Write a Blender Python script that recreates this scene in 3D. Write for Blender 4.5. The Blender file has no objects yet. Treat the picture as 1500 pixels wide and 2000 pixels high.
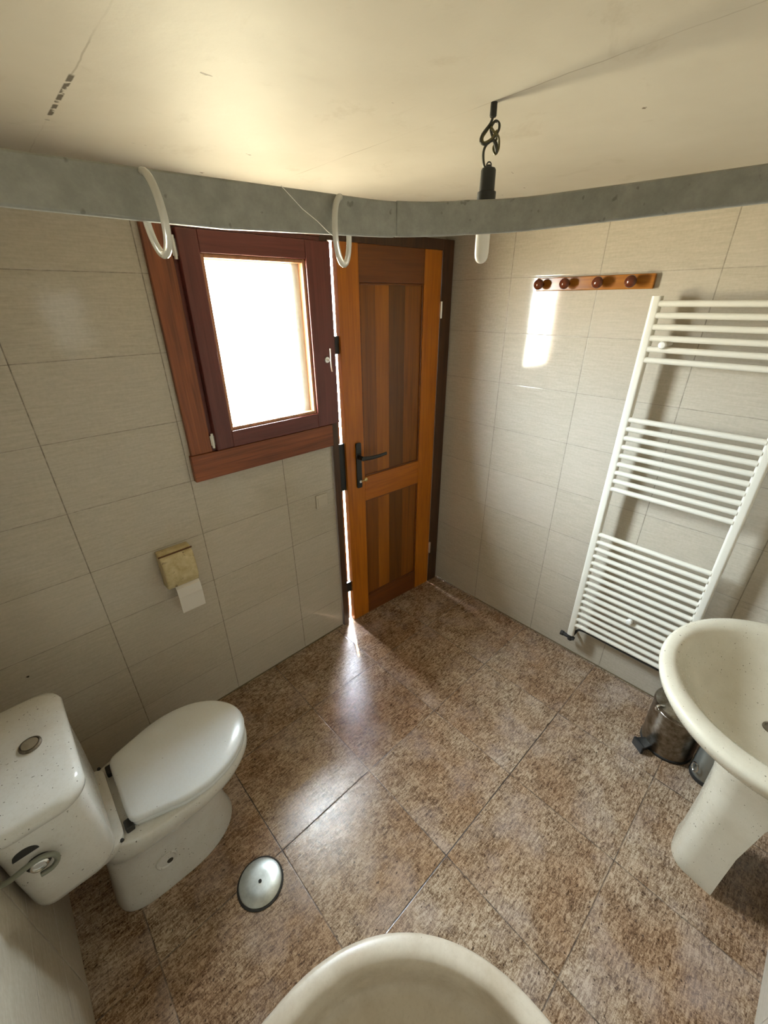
import bpy, bmesh, math, random
from mathutils import Vector, Matrix
random.seed(7)
SC = bpy.context.scene
COL = SC.collection
PI = math.pi

# ------------------------------------------------------------------ camera
cam_d = bpy.data.cameras.new('camera'); cam = bpy.data.objects.new('camera', cam_d); COL.objects.link(cam)
cam_d.sensor_fit = 'VERTICAL'; cam_d.sensor_height = 24.0; cam_d.sensor_width = 18.0
cam_d.lens = 813.8444 / 2000 * 24.0
cam_d.clip_start = 0.01
rt = Vector((0.72870802, -0.68478618, -0.00724553)); upv = Vector((0.31479182, 0.32554879, 0.89158516)); fw = Vector((0.60818643, 0.65198609, -0.4527951))
M = Matrix((rt, upv, -fw)).transposed().to_4x4(); M.translation = Vector((-2.07494, -1.71790, 1.88459))
cam.matrix_world = M
SC.camera = cam
SC.view_settings.view_transform = 'Standard'; SC.view_settings.look = 'None'
SC.view_settings.gamma = 1.0; SC.view_settings.use_curve_mapping = False
SC.view_settings.exposure = 1.0
SC.cycles.use_denoising = True
SC.cycles.max_bounces = 16; SC.cycles.diffuse_bounces = 10; SC.cycles.glossy_bounces = 5
SC.cycles.transparent_max_bounces = 12
SC.cycles.sample_clamp_indirect = 6.0

# ------------------------------------------------------------------ world: cool sky above, sunlit pale ground below
SKY = (1.05, 1.16, 1.33, 1); GROUND = (0.95, 0.81, 0.585, 1)
w = bpy.data.worlds.new('world'); SC.world = w; w.use_nodes = True
nt = w.node_tree; nt.nodes.clear()
wo = nt.nodes.new('ShaderNodeOutputWorld'); bg = nt.nodes.new('ShaderNodeBackground')
tc = nt.nodes.new('ShaderNodeTexCoord'); sx = nt.nodes.new('ShaderNodeSeparateXYZ'); cr = nt.nodes.new('ShaderNodeValToRGB')
mr = nt.nodes.new('ShaderNodeMapRange'); mr.inputs[1].default_value = -1; mr.inputs[2].default_value = 1
nt.links.new(tc.outputs['Generated'], sx.inputs[0]); nt.links.new(sx.outputs[2], mr.inputs[0]); nt.links.new(mr.outputs[0], cr.inputs[0])
for _ in range(2): cr.color_ramp.elements.new(0.5)
for e_, (p_, c_) in zip(cr.color_ramp.elements, ((0.22, tuple(0.30 * v for v in GROUND[:3]) + (1,)), (0.42, GROUND), (0.56, SKY), (0.76, tuple(1.75 * v for v in SKY[:3]) + (1,)))):
    e_.position = p_; e_.color = c_          # ground close to the wall lies in its own shade; the sky is brightest high up
nt.links.new(cr.outputs[0], bg.inputs[0]); bg.inputs[1].default_value = 42.0
nt.links.new(bg.outputs[0], wo.inputs[0])

# ------------------------------------------------------------------ sun (falls only through the gap of the door, an added slab outside blocks the rest)
sd = bpy.data.lights.new('sun', 'SUN'); so = bpy.data.objects.new('sun', sd); COL.objects.link(so)
sd.energy = 16.0; sd.angle = math.radians(0.6); sd.color = (1, 0.95, 0.86)
sdir = Vector((-0.20, -0.33, -0.386 * math.tan(math.radians(70))))
so.rotation_euler = sdir.to_track_quat('-Z', 'Y').to_euler(); so.location = (0, 3, 5)

def portal(name, loc, sx_, sy_):
    d = bpy.data.lights.new(name, 'AREA'); d.shape = 'RECTANGLE'; d.size = sx_; d.size_y = sy_
    o = bpy.data.objects.new(name, d); COL.objects.link(o)
    o.location = loc; o.rotation_euler = (-PI / 2, 0, 0)     # faces -Y, into the room
    d.cycles.is_portal = True
portal('window_portal', (-1.16, 0.10, 1.72), 0.52, 0.72)
portal('door_portal', (-0.42, 0.20, 1.05), 0.85, 2.2)

# ------------------------------------------------------------------ node helpers
class N:
    def __init__(s, name):
        s.m = bpy.data.materials.new(name); s.m.use_nodes = True
        s.t = s.m.node_tree; s.t.nodes.clear()
        s.out = s.t.nodes.new('ShaderNodeOutputMaterial'); s.b = s.t.nodes.new('ShaderNodeBsdfPrincipled')
        s.t.links.new(s.b.outputs[0], s.out.inputs[0])
        s.tc = s.t.nodes.new('ShaderNodeTexCoord')
    def link(s, a, b): s.t.links.new(a, b)
    def set(s, k, v):
        if hasattr(v, 'is_output'): s.link(v, s.b.inputs[k])
        else: s.b.inputs[k].default_value = v
    def obj(s): return s.tc.outputs['Object']
    def mapping(s, scale=(1, 1, 1), rot=(0, 0, 0), loc=(0, 0, 0), src=None):
        n = s.t.nodes.new('ShaderNodeMapping'); n.inputs['Scale'].default_value = scale
        n.inputs['Rotation'].default_value = rot; n.inputs['Location'].default_value = loc
        s.link(src or s.obj(), n.inputs[0]); return n.outputs[0]
    def noise(s, scale, detail=4, rough=0.55, src=None, dist=0.0, color=False):
        n = s.t.nodes.new('ShaderNodeTexNoise'); n.inputs['Scale'].default_value = scale
        n.inputs['Detail'].default_value = detail; n.inputs['Roughness'].default_value = rough
        n.inputs['Distortion'].default_value = dist
        s.link(src or s.obj(), n.inputs['Vector']); return n.outputs[1 if color else 0]
    def math(s, op, a, b=None, c=None, clamp=False):
        n = s.t.nodes.new('ShaderNodeMath'); n.operation = op; n.use_clamp = clamp
        for i, v in enumerate((a, b, c)):
            if v is None: continue
            if hasattr(v, 'is_output'): s.link(v, n.inputs[i])
            else: n.inputs[i].default_value = v
        return n.outputs[0]
    def ramp(s, v, stops, interp='LINEAR'):
        n = s.t.nodes.new('ShaderNodeValToRGB'); e = n.color_ramp.elements; n.color_ramp.interpolation = interp
        while len(e) < len(stops): e.new(0.5)
        for i, (p, c) in enumerate(stops):
            e[i].position = p; e[i].color = tuple(c) + (1,) if len(c) == 3 else c
        s.link(v, n.inputs[0]); return n.outputs[0]
    def rng(s, v, a, b, c=0.0, d=1.0):
        n = s.t.nodes.new('ShaderNodeMapRange'); s.link(v, n.inputs[0])
        for i, x in enumerate((a, b, c, d)): n.inputs[i + 1].default_value = x
        return n.outputs[0]
    def mix(s, f, a, b, mode='MIX'):
        n = s.t.nodes.new('ShaderNodeMix'); n.data_type = 'RGBA'; n.blend_type = mode
        for k, v in ((0, f), (6, a), (7, b)):
            if hasattr(v, 'is_output'): s.link(v, n.inputs[k])
            else: n.inputs[k].default_value = v if k == 0 else (tuple(v) + (1,) if len(v) == 3 else v)
        return n.outputs[2]
    def sep(s, src=None):
        n = s.t.nodes.new('ShaderNodeSeparateXYZ'); s.link(src or s.obj(), n.inputs[0]); return n.outputs
    def comb(s, a, b, c):
        n = s.t.nodes.new('ShaderNodeCombineXYZ')
        for i, v in enumerate((a, b, c)):
            if hasattr(v, 'is_output'): s.link(v, n.inputs[i])
            else: n.inputs[i].default_value = v
        return n.outputs[0]
    def bump(s, h, strength=0.3, dist=0.002, normal=None):
        n = s.t.nodes.new('ShaderNodeBump'); n.inputs['Strength'].default_value = strength; n.inputs['Distance'].default_value = dist
        s.link(h, n.inputs['Height'])
        if normal: s.link(normal, n.inputs['Normal'])
        s.link(n.outputs[0], s.b.inputs['Normal']); return n.outputs[0]
    def joint(s, c, origin, pitch, half):
        """distance-to-grid-line mask (1 on the joint) and the cell number"""
        q = s.math('DIVIDE', s.math('SUBTRACT', c, origin), pitch)
        cell = s.math('FLOOR', q)
        f = s.math('SUBTRACT', q, cell)
        d = s.math('MULTIPLY', s.math('MINIMUM', f, s.math('SUBTRACT', 1.0, f)), pitch)
        m = s.rng(d, half * 0.6, half * 1.5, 1.0, 0.0)
        return m, cell, d

def simple(name, col, rough=0.5, metal=0.0, spec=0.5, coat=0.0):
    n = N(name); n.set('Base Color', tuple(col) + (1,)); n.set('Roughness', rough); n.set('Metallic', metal)
    n.set('Specular IOR Level', spec); n.set('Coat Weight', coat)
    return n.m

def tile_wall(name, axis, x0, z0, g=1.0):
    n = N(name); xyz = n.sep(); c = xyz[axis]; z = xyz[2]
    mv, cx, dv = n.joint(c, x0, 0.4305, 0.0016)
    mh, cz, dh = n.joint(z, z0, 0.25, 0.0012)
    # fine woven horizontal streaks, light grey beige
    st = n.comb(n.math('MULTIPLY', c, 14), 0.0 if False else n.math('MULTIPLY', cx, 3.7), n.math('MULTIPLY', z, 150))
    s1 = n.noise(1.0, 4, 0.6, st, 0.4)
    s2 = n.noise(90, 3, 0.6)
    s3 = n.noise(3.0, 3, 0.5)
    cell = n.math('FRACT', n.math('MULTIPLY', n.math('SINE', n.math('ADD', n.math('MULTIPLY', cx, 12.99), n.math('MULTIPLY', cz, 78.2))), 43.7))
    v = n.math('ADD', n.math('MULTIPLY', s1, 0.6), n.math('MULTIPLY', s2, 0.4))
    col = n.ramp(v, [(0.30, (0.400, 0.354, 0.278)), (0.72, (0.540, 0.486, 0.392))])
    col = n.mix(n.rng(cell, 0, 1, 0.0, 0.30), col, (0.56, 0.508, 0.428), 'MIX')
    col = n.mix(n.rng(s3, 0.5, 0.8, 0, 0.25), col, (0.39, 0.35, 0.27))
    gn = n.noise(30, 3, 0.7)
    gv = n.math('MULTIPLY', mv, n.rng(gn, 0.3, 0.6, 0.45 * g, 0.95 * g))
    gh = n.math('MULTIPLY', mh, n.rng(gn, 0.35, 0.65, 0.40 * g, 0.9 * g))
    col = n.mix(gv, col, (0.14, 0.115, 0.08)); col = n.mix(gh, col, (0.15, 0.125, 0.09))
    # fly specks
    sp = n.rng(n.noise(16, 2, 0.5), 0.775, 0.79, 0, 1)
    col = n.mix(sp, col, (0.06, 0.045, 0.03))
    n.set('Base Color', col)
    n.set('Roughness', n.math('ADD', n.rng(s1, 0.2, 0.8, 0.05, 0.10), n.math('MULTIPLY', n.math('MAXIMUM', mv, mh), 0.5)))
    edge = n.math('MINIMUM', n.rng(dv, 0, 0.006, 0, 1), n.rng(dh, 0, 0.004, 0, 1))
    wavy = n.math('ADD', n.math('MULTIPLY', n.noise(7, 2, 0.5), 0.35), n.math('ADD', n.math('MULTIPLY', s1, 0.05), n.math('MULTIPLY', n.noise(45, 2, 0.5), 0.05)))
    n.bump(n.math('ADD', edge, wavy), 0.12, 0.003)
    return n.m

def floor_mat():
    n = N('floor_tile'); xyz = n.sep()
    mx, cx, dx = n.joint(xyz[0], -1.795, 0.4455, 0.0019)
    my, cy, dy = n.joint(xyz[1], -0.385, 0.4435, 0.0019)
    shift = n.comb(n.math('MULTIPLY', cx, 5.3), n.math('MULTIPLY', cy, 9.1), 0.0)
    va = n.t.nodes.new('ShaderNodeVectorMath'); va.operation = 'ADD'; n.link(n.obj(), va.inputs[0]); n.link(shift, va.inputs[1])
    P = va.outputs[0]
    big = n.noise(2.2, 3, 0.6, P)
    mid = n.noise(10, 5, 0.65, P, 0.3)
    stv = n.mapping((34, 150, 1), (0, 0, math.radians(57)), src=P)
    st = n.noise(1.0, 5, 0.65, stv, 0.9)
    stv2 = n.mapping((60, 30, 1), (0, 0, math.radians(20)), src=P)
    st2 = n.noise(2.0, 4, 0.7, stv2, 1.2)
    fine = n.noise(260, 3, 0.7, P)
    v = n.math('ADD', n.math('ADD', n.math('MULTIPLY', st, 0.42), n.math('MULTIPLY', st2, 0.26)), n.math('ADD', n.math('MULTIPLY', fine, 0.22), n.math('MULTIPLY', mid, 0.16)))
    col = n.ramp(v, [(0.41, (0.030, 0.016, 0.009)), (0.465, (0.125, 0.074, 0.040)), (0.525, (0.285, 0.200, 0.130)), (0.60, (0.52, 0.41, 0.30))])
    warm = n.rng(big, 0.40, 0.62, 0, 1)
    col = n.mix(n.math('MULTIPLY', warm, 0.55), col, (0.62, 0.40, 0.22), 'MULTIPLY')
    col = n.mix(n.math('MULTIPLY', n.rng(n.noise(4.2, 4, 0.6, P), 0.50, 0.68, 0, 1), 0.30), col, (0.42, 0.35, 0.33))
    # dark pits
    pit = n.rng(n.noise(75, 2, 0.5, P), 0.665, 0.70, 0, 1)
    col = n.mix(n.math('MULTIPLY', pit, 0.8), col, (0.035, 0.02, 0.014))
    # old dirt near the walls
    gr = n.noise(14, 3, 0.7)
    black = n.math('MULTIPLY', n.math('COMPARE', xyz[1], -1.272, 0.02), n.math('COMPARE', xyz[0], -1.05, 0.58))
    black2 = n.math('MULTIPLY', n.math('COMPARE', xyz[1], -0.8285, 0.02), n.math('COMPARE', xyz[0], -1.58, 0.22))
    black3 = n.math('MULTIPLY', n.math('COMPARE', xyz[0], -1.795, 0.02), n.math('COMPARE', xyz[1], -0.66, 0.2))
    bl = n.math('MAXIMUM', n.math('MAXIMUM', black, black2), black3)
    g = n.math('MULTIPLY', n.math('MAXIMUM', mx, my), n.math('MAXIMUM', n.rng(gr, 0.38, 0.60, 0.30, 0.85), n.math('MULTIPLY', bl, n.rng(gr, 0.3, 0.5, 0.7, 1.0))))
    col = n.mix(g, col, (0.02, 0.012, 0.008))
    n.set('Base Color', col)
    n.set('Roughness', n.math('ADD', n.rng(v, 0.4, 0.62, 0.24, 0.13), n.math('MULTIPLY', g, 0.3)))
    edge = n.math('MINIMUM', n.rng(dx, 0, 0.003, 0, 1), n.rng(dy, 0, 0.003, 0, 1))
    n.bump(n.math('ADD', edge, n.math('MULTIPLY', v, 1.0)), 0.25, 0.003)
    return n.m

def ceiling_mat():
    n = N('ceiling_paint'); xyz = n.sep()
    col = n.ramp(n.noise(1.6, 5, 0.6), [(0.3, (0.50, 0.455, 0.375)), (0.7, (0.59, 0.55, 0.47))])
    col = n.mix(n.rng(n.noise(5.5, 5, 0.7, dist=0.6), 0.60, 0.78, 0, 0.35), col, (0.30, 0.24, 0.15))
    # hairline joints between the boards
    wob = n.math('MULTIPLY', n.math('SUBTRACT', n.noise(9, 3, 0.6), 0.5), 0.012)
    for jx in (-1.131, -1.786):
        d = n.math('ABSOLUTE', n.math('SUBTRACT', n.math('ADD', xyz[0], wob), jx))
        m = n.math('MULTIPLY', n.rng(d, 0.0007, 0.0022, 1, 0), n.rng(n.noise(5, 2, 0.5), 0.45, 0.62, 0.08, 0.55))
        col = n.mix(m, col, (0.25, 0.20, 0.14))
    # chipped stretch of the left joint
    d = n.math('ABSOLUTE', n.math('SUBTRACT', xyz[0], -1.785))
    inside = n.math('MULTIPLY', n.rng(xyz[1], -0.612, -0.600, 1, 0), n.rng(xyz[1], -0.335, -0.322, 0, 1))
    inside = n.math('SUBTRACT', 1.0, n.math('MAXIMUM', n.rng(xyz[1], -0.61, -0.60, 1, 0), n.rng(xyz[1], -0.335, -0.322, 0, 1)))
    chip = n.math('MULTIPLY', n.math('MULTIPLY', n.rng(d, 0.0035, 0.0055, 1, 0), inside), n.rng(n.noise(38, 2, 0.6), 0.44, 0.50, 0, 1))
    col = n.mix(chip, col, (0.10, 0.08, 0.055))
    # little scuffs
    sc = n.rng(n.noise(11, 3, 0.6, n.mapping((1, 2.5, 1), (0, 0, 0.6))), 0.74, 0.76, 0, 1)
    col = n.mix(sc, col, (0.16, 0.12, 0.08))
    n.set('Base Color', col); n.set('Roughness', 0.62); n.set('Specular IOR Level', 0.25)
    n.bump(n.math('ADD', n.noise(6, 3, 0.5), n.math('MULTIPLY', n.noise(120, 2, 0.5), 0.06)), 0.5, 0.006)
    return n.m

def wood(name, dark, light, grain=0.012, rough=0.35, along=2, knots=0.0, seed=0.0, spec=0.5):
    n = N(name)
    sc = [1 / grain] * 3; sc[along] = 3.2
    v = n.mapping(tuple(sc), loc=(seed, seed * 1.7, seed * 0.6))
    a = n.noise(1.0, 5, 0.6, v, 0.8)
    sc2 = [1 / (grain * 5)] * 3; sc2[along] = 1.1
    b = n.noise(1.0, 3, 0.5, n.mapping(tuple(sc2), loc=(seed * 2, seed, 3)), 1.6)
    f = n.math('ADD', n.math('MULTIPLY', a, 0.55), n.math('MULTIPLY', b, 0.45))
    col = n.ramp(f, [(0.32, dark), (0.68, light)])
    if knots:
        k = n.rng(n.noise(7, 2, 0.4, n.mapping((1, 1, 0.55), loc=(seed, 0, 0))), 0.73, 0.76, 0, knots)
        col = n.mix(k, col, tuple(x * 0.25 for x in dark))
    n.set('Base Color', col); n.set('Roughness', rough); n.set('Specular IOR Level', spec)
    n.bump(f, 0.15, 0.0015)
    return n.m

def ceramic(name, col=(0.80, 0.78, 0.72), specks=0.75, rough=0.12, grime=0.25, gcol=(0.36, 0.30, 0.20)):
    n = N(name)
    c = n.mix(n.rng(n.noise(6, 4, 0.65), 0.42, 0.72, 0, grime), col, gcol)
    fn = n.noise(120, 3, 0.7)
    c = n.mix(n.rng(fn, 0.5, 0.8, 0, 0.22), c, gcol)
    c = n.mix(n.rng(n.noise(150, 1, 0.5), specks, specks + 0.02, 0, 0.85), c, (0.05, 0.035, 0.02))
    n.set('Base Color', c); n.set('Roughness', n.rng(fn, 0.3, 0.8, rough, rough + 0.18))
    return n.m

M_FLOOR = floor_mat(); M_CEIL = ceiling_mat()
M_TB = tile_wall('wall_tile_back', 0, -1.998, 0.221); M_TR = tile_wall('wall_tile_right', 1, -0.4285, 0.229, 0.85)
M_TL = tile_wall('wall_tile_left', 1, -0.30, 0.221); M_TF = tile_wall('wall_tile_front', 0, -1.9, 0.221)
M_BLOCKER = simple('sun_blocker_plaster', (0.75, 0.72, 0.66), 0.8)
M_CER = ceramic('toilet_ceramic', (0.62, 0.61, 0.57), 0.735, 0.10, 0.25)
M_BAS = ceramic('basin_ceramic', (0.58, 0.53, 0.42), 0.74, 0.15, 0.3)
M_TRAY = ceramic('tray_ceramic', (0.56, 0.49, 0.385), 0.80, 0.28, 0.6, (0.30, 0.22, 0.13))
M_SEAT = ceramic('seat_plastic', (0.66, 0.68, 0.69), 0.80, 0.16, 0.05)
M_CHROME = simple('chrome', (0.75, 0.76, 0.76), 0.18, 1.0)
M_STEEL = N('brushed_steel')
M_STEEL.set('Metallic', 1.0); M_STEEL.set('Base Color', M_STEEL.ramp(M_STEEL.noise(25, 4, 0.7), [(0.35, (0.16, 0.13, 0.09)), (0.7, (0.42, 0.39, 0.34))]))
M_STEEL.set('Roughness', 0.3); M_STEEL = M_STEEL.m
M_BLACK = simple('black_plastic', (0.012, 0.013, 0.013), 0.4)
M_RUBBER = simple('dark_rubber', (0.02, 0.018, 0.015), 0.7)
M_WHITEP = simple('white_plastic', (0.80, 0.79, 0.74), 0.3)
M_HOSE = simple('grey_hose', (0.20, 0.21, 0.165), 0.35)
M_BRASS = simple('brass', (0.72, 0.55, 0.25), 0.3, 1.0)
M_RAD = simple('radiator_enamel', (0.72, 0.69, 0.60), 0.28)
M_ALU = simple('aluminium', (0.85, 0.84, 0.82), 0.28, 1.0)

# ------------------------------------------------------------------ mesh helpers
def link_mesh(name, bm, mat, root=None, smooth=True, local=False, bevel=0.0, angle=40, seg=2):
    """one mesh object; geometry is authored in world space and shifted to its root unless local"""
    off = Vector((0, 0, 0))
    if root is not None and not local: off = ROOTS[root.name]
    if off.length: bmesh.ops.translate(bm, verts=bm.verts, vec=-off)
    bmesh.ops.recalc_face_normals(bm, faces=bm.faces)
    me = bpy.data.meshes.new(name); bm.to_mesh(me); bm.free()
    o = bpy.data.objects.new(name, me); COL.objects.link(o)
    for m in (mat if isinstance(mat, (list, tuple)) else [mat]): me.materials.append(m)
    if smooth:
        for p in me.polygons: p.use_smooth = True
    if bevel:
        b = o.modifiers.new('bevel', 'BEVEL'); b.width = bevel; b.segments = seg; b.limit_method = 'ANGLE'; b.angle_limit = math.radians(35)
        b.harden_normals = False
    if smooth:
        try: me.set_sharp_from_angle(angle=math.radians(angle))
        except Exception: pass
    if root is not None: o.parent = root
    return o

ROOTS = {}
def thing(name, label, cat, loc=(0, 0, 0), rz=0.0, group=None, kind=None):
    o = bpy.data.objects.new(name, None); COL.objects.link(o); o.location = loc; o.rotation_euler = (0, 0, rz)
    o.empty_display_size = 0.05
    if label: o['label'] = label
    if cat: o['category'] = cat
    if group: o['group'] = group
    if kind: o['kind'] = kind
    ROOTS[o.name] = Vector(loc)
    return o
def sub(name, bm, mat, part, root, **k):
    o = link_mesh(name, bm, mat, root, **k); o.parent = part; return o
def tag(o, label, cat=None, group=None, kind=None):
    o['label'] = label
    if cat: o['category'] = cat
    if group: o['group'] = group
    if kind: o['kind'] = kind
    return o

def BM(): return bmesh.new()
def box(bm, x0, x1, y0, y1, z0, z1):
    vs = [bm.verts.new((x, y, z)) for x in (x0, x1) for y in (y0, y1) for z in (z0, z1)]
    for f in ((0, 1, 3, 2), (4, 6, 7, 5), (0, 4, 5, 1), (2, 3, 7, 6), (0, 2, 6, 4), (1, 5, 7, 3)):
        bm.faces.new([vs[i] for i in f])
    return bm
def B(*a): return box(BM(), *a)
def loft(bm, rings, cap0=True, cap1=True, closed=True):
    R = [[bm.verts.new(p) for p in r] for r in rings]
    n = len(R[0])
    for a, b in zip(R, R[1:]):
        for i in range(n if closed else n - 1):
            j = (i + 1) % n
            bm.faces.new((a[i], a[j], b[j], b[i]))
    if cap0: bm.faces.new(list(reversed(R[0])))
    if cap1: bm.faces.new(R[-1])
    return R
def lathe(bm, prof, c=(0, 0, 0), axis='Z', n=32, cap0=True, cap1=True):
    """prof: list of (radius, height)"""
    rings = []
    for r, h in prof:
        ring = []
        for i in range(n):
            a = 2 * PI * i / n; u, v = r * math.cos(a), r * math.sin(a)
            p = {'Z': (u, v, h), 'X': (h, u, v), 'Y': (v, h, u)}[axis]
            ring.append((c[0] + p[0], c[1] + p[1], c[2] + p[2]))
        rings.append(ring)
    loft(bm, rings, cap0, cap1); return bm
def tube(bm, pts, r, n=10, closed=False, radii=None):
    pts = [Vector(p) for p in pts]; m = len(pts); rings = []
    tprev = None; nrm = None
    for i, p in enumerate(pts):
        if closed: t = (pts[(i + 1) % m] - pts[i - 1]).normalized()
        else: t = (pts[min(i + 1, m - 1)] - pts[max(i - 1, 0)]).normalized()
        if nrm is None:
            nrm = t.cross(Vector((0, 0, 1)))
            if nrm.length < 1e-3: nrm = t.cross(Vector((0, 1, 0)))
            nrm.normalize()
        else:
            nrm = (nrm - t * nrm.dot(t)).normalized()
        bn = t.cross(nrm)
        rr = radii[i] if radii else r
        rings.append([p + (nrm * math.cos(2 * PI * k / n) + bn * math.sin(2 * PI * k / n)) * rr for k in range(n)])
    if closed:
        rings.append(rings[0]); R = [[bm.verts.new(q) for q in r_] for r_ in rings[:-1]]
        for i in range(m):
            a, b = R[i], R[(i + 1) % m]
            # find best offset for the closing ring
            off = 0
            if i == m - 1:
                off = min(range(n), key=lambda o: (a[0].co - b[o].co).length)
            for k in range(n):
                bm.faces.new((a[k], a[(k + 1) % n], b[(k + 1 + off) % n], b[(k + off) % n]))
    else: loft(bm, rings)
    return bm
def spline(pts, k=8, closed=False):
    P = [Vector(p) for p in pts]; out = []; m = len(P)
    rng = range(m if closed else m - 1)
    for i in rng:
        if closed: a, b, c, d = P[i - 1], P[i], P[(i + 1) % m], P[(i + 2) % m]
        else: a, b, c, d = P[max(i - 1, 0)], P[i], P[i + 1], P[min(i + 2, m - 1)]
        for j in range(k):
            t = j / k
            out.append(0.5 * ((2 * b) + (-a + c) * t + (2 * a - 5 * b + 4 * c - d) * t * t + (-a + 3 * b - 3 * c + d) * t ** 3))
    if not closed: out.append(P[-1])
    return out
def prism(bm, poly, z0, z1):
    loft(bm, [[(p[0], p[1], z0) for p in poly], [(p[0], p[1], z1) for p in poly]]); return bm
def sweep_rect(bm, path, w, z0s, z1s):
    """vertical band w thick along a plan path, with its own z per point"""
    n = len(path); rings = []
    for i, p in enumerate(path):
        a = Vector(path[max(i - 1, 0)]); b = Vector(path[min(i + 1, n - 1)]); t = (b - a).normalized(); m = Vector((-t.y, t.x)) * (w / 2)
        z0, z1 = z0s[i], z1s[i]
        rings.append([(p[0] - m.x, p[1] - m.y, z0), (p[0] + m.x, p[1] + m.y, z0), (p[0] + m.x, p[1] + m.y, z1), (p[0] - m.x, p[1] - m.y, z1)])
    loft(bm, rings); return bm
def rrect(x0, x1, y0, y1, r, n=6):
    out = []
    for cx, cy, a0 in ((x1 - r, y1 - r, 0), (x0 + r, y1 - r, 90), (x0 + r, y0 + r, 180), (x1 - r, y0 + r, 270)):
        for i in range(n + 1):
            a = math.radians(a0 + 90 * i / n); out.append((cx + r * math.cos(a), cy + r * math.sin(a)))
    return out

# ------------------------------------------------------------------ room shell
XL, YF, ZC = -2.42, -2.15, 2.245
def st(name, bm, mats, label):
    o = link_mesh(name, bm, mats, smooth=False); o['kind'] = 'structure'; o['label'] = label; return o
st('floor', B(XL - 0.1, 0.1, YF - 0.1, 0.12, -0.08, 0.0), M_FLOOR, 'brown speckled stone effect floor tiles')
st('ceiling', B(XL - 0.1, 0.1, YF - 0.1, 0.12, ZC, ZC + 0.08), M_CEIL, 'stained off-white painted ceiling')
bm = BM()
def seg(bm, x0, x1, z0, z1): box(bm, x0, x1, 0.0, 0.12, z0, z1)
seg(bm, XL - 0.1, -1.75, 0, ZC); seg(bm, -1.75, -0.90, 0, 1.36); seg(bm, -1.75, -0.90, 2.09, ZC)
prism(bm, [(-1.75, 0.0), (-1.42, 0.0), (-1.70, 0.12), (-1.75, 0.12)], 1.36, 2.09)          # unseen outer reveal, splayed to let sky reflect in the right wall
seg(bm, -0.90, -0.846, 0, ZC); seg(bm, -0.846, 0.1, 2.165, ZC)
st('wall_back', bm, M_TB, 'window wall with large beige horizontal tiles')
st('wall_right', B(0.0, 0.1, YF - 0.1, 0.12, 0, ZC), M_TR, 'radiator wall with large beige horizontal tiles')
st('wall_left', B(XL - 0.1, XL, YF - 0.1, 0.0, 0, ZC), M_TL, 'tiled wall behind the toilet cistern')
st('wall_front', B(XL, 0.0, YF - 0.1, YF, 0, ZC), M_TF, 'tiled wall behind the wash basin')
# thin dirty sealant lines where walls meet floor
M_SEAL = simple('dirty_sealant', (0.16, 0.12, 0.07), 0.7)
st('trim_1', B(XL, -0.85, -0.004, 0.0, 0.0, 0.005), M_SEAL, 'dirty sealant line under the window wall')
st('trim_2', B(-0.004, 0.0, YF, -0.075, 0.0, 0.006), M_SEAL, 'dirty sealant line under the right wall')
# unseen slab added outside to keep sun off window and upper door
st('sun_blocker', B(-3.2, 1.0, 0.12, 0.36, 2.30, 2.36), M_BLOCKER, 'unseen slab added outside above the window to block the sun')

# ------------------------------------------------------------------ window
M_CAS = wood('window_casing_wood', (0.10, 0.022, 0.005), (0.30, 0.085, 0.022), 0.010, 0.42, 2, seed=1.0)
M_CASH = wood('window_casing_wood_low', (0.11, 0.026, 0.007), (0.31, 0.088, 0.026), 0.010, 0.42, 0, seed=2.0)
M_SASH = wood('window_sash_wood', (0.085, 0.018, 0.014), (0.165, 0.040, 0.030), 0.012, 0.35, 2, seed=4.0)
M_SASHH = wood('window_sash_wood_rail', (0.085, 0.018, 0.014), (0.165, 0.040, 0.030), 0.012, 0.35, 0, seed=5.0)
M_BEAD = wood('glazing_bead_wood', (0.30, 0.13, 0.06), (0.48, 0.24, 0.12), 0.012, 0.4, 2, seed=3.0)  # lighter orange than the sash: light on the bead edges put into colour
win = thing('window_1', 'small tilting window with dark red-brown wooden frame', None, (-1.19, 0.0, 1.22), kind='structure')
link_mesh('casing_board', B(-1.548, -1.462, -0.020, 0.0, 1.330, 2.125), M_CAS, win, smooth=False, bevel=0.002)
link_mesh('sill_board', B(-1.554, -0.846, -0.026, 0.0, 1.217, 1.329), M_CASH, win, smooth=False, bevel=0.003)
link_mesh('head_board', B(-1.548, -0.846, -0.020, 0.0, 2.126, 2.18), M_CASH, win, smooth=False, bevel=0.002)
link_mesh('fixed_frame', box(box(B(-1.462, -1.447, -0.012, 0.0, 1.33, 2.125), -0.846, -0.8455, -0.012, 0.0, 1.33, 2.125), -1.447, -0.846, -0.014, 0.0, 2.112, 2.125), M_SASH, win, smooth=False)
sash = link_mesh('sash', box(box(BM(), -1.446, -1.374, -0.040, -0.002, 1.334, 2.108), -0.938, -0.812, -0.040, -0.002, 1.334, 2.108), M_SASH, win, smooth=False, bevel=0.004)
sub('sash_rail', box(box(BM(), -1.374, -0.938, -0.0395, -0.002, 1.334, 1.402), -1.374, -0.938, -0.0395, -0.002, 2.038, 2.108), M_SASHH, sash, win, smooth=False, bevel=0.003)
bm = BM()
for (a, b, c, d) in ((-1.374, -1.360, 1.402, 2.038), (-0.952, -0.938, 1.402, 2.038), (-1.360, -0.952, 1.402, 1.416), (-1.360, -0.952, 2.024, 2.038)):
    box(bm, a, b, -0.030, 0.012, c, d)
sub('glazing_bead', bm, M_BEAD, sash, win, smooth=False, bevel=0.003)
n = N('window_glass'); n.t.nodes.remove(n.b)
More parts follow.
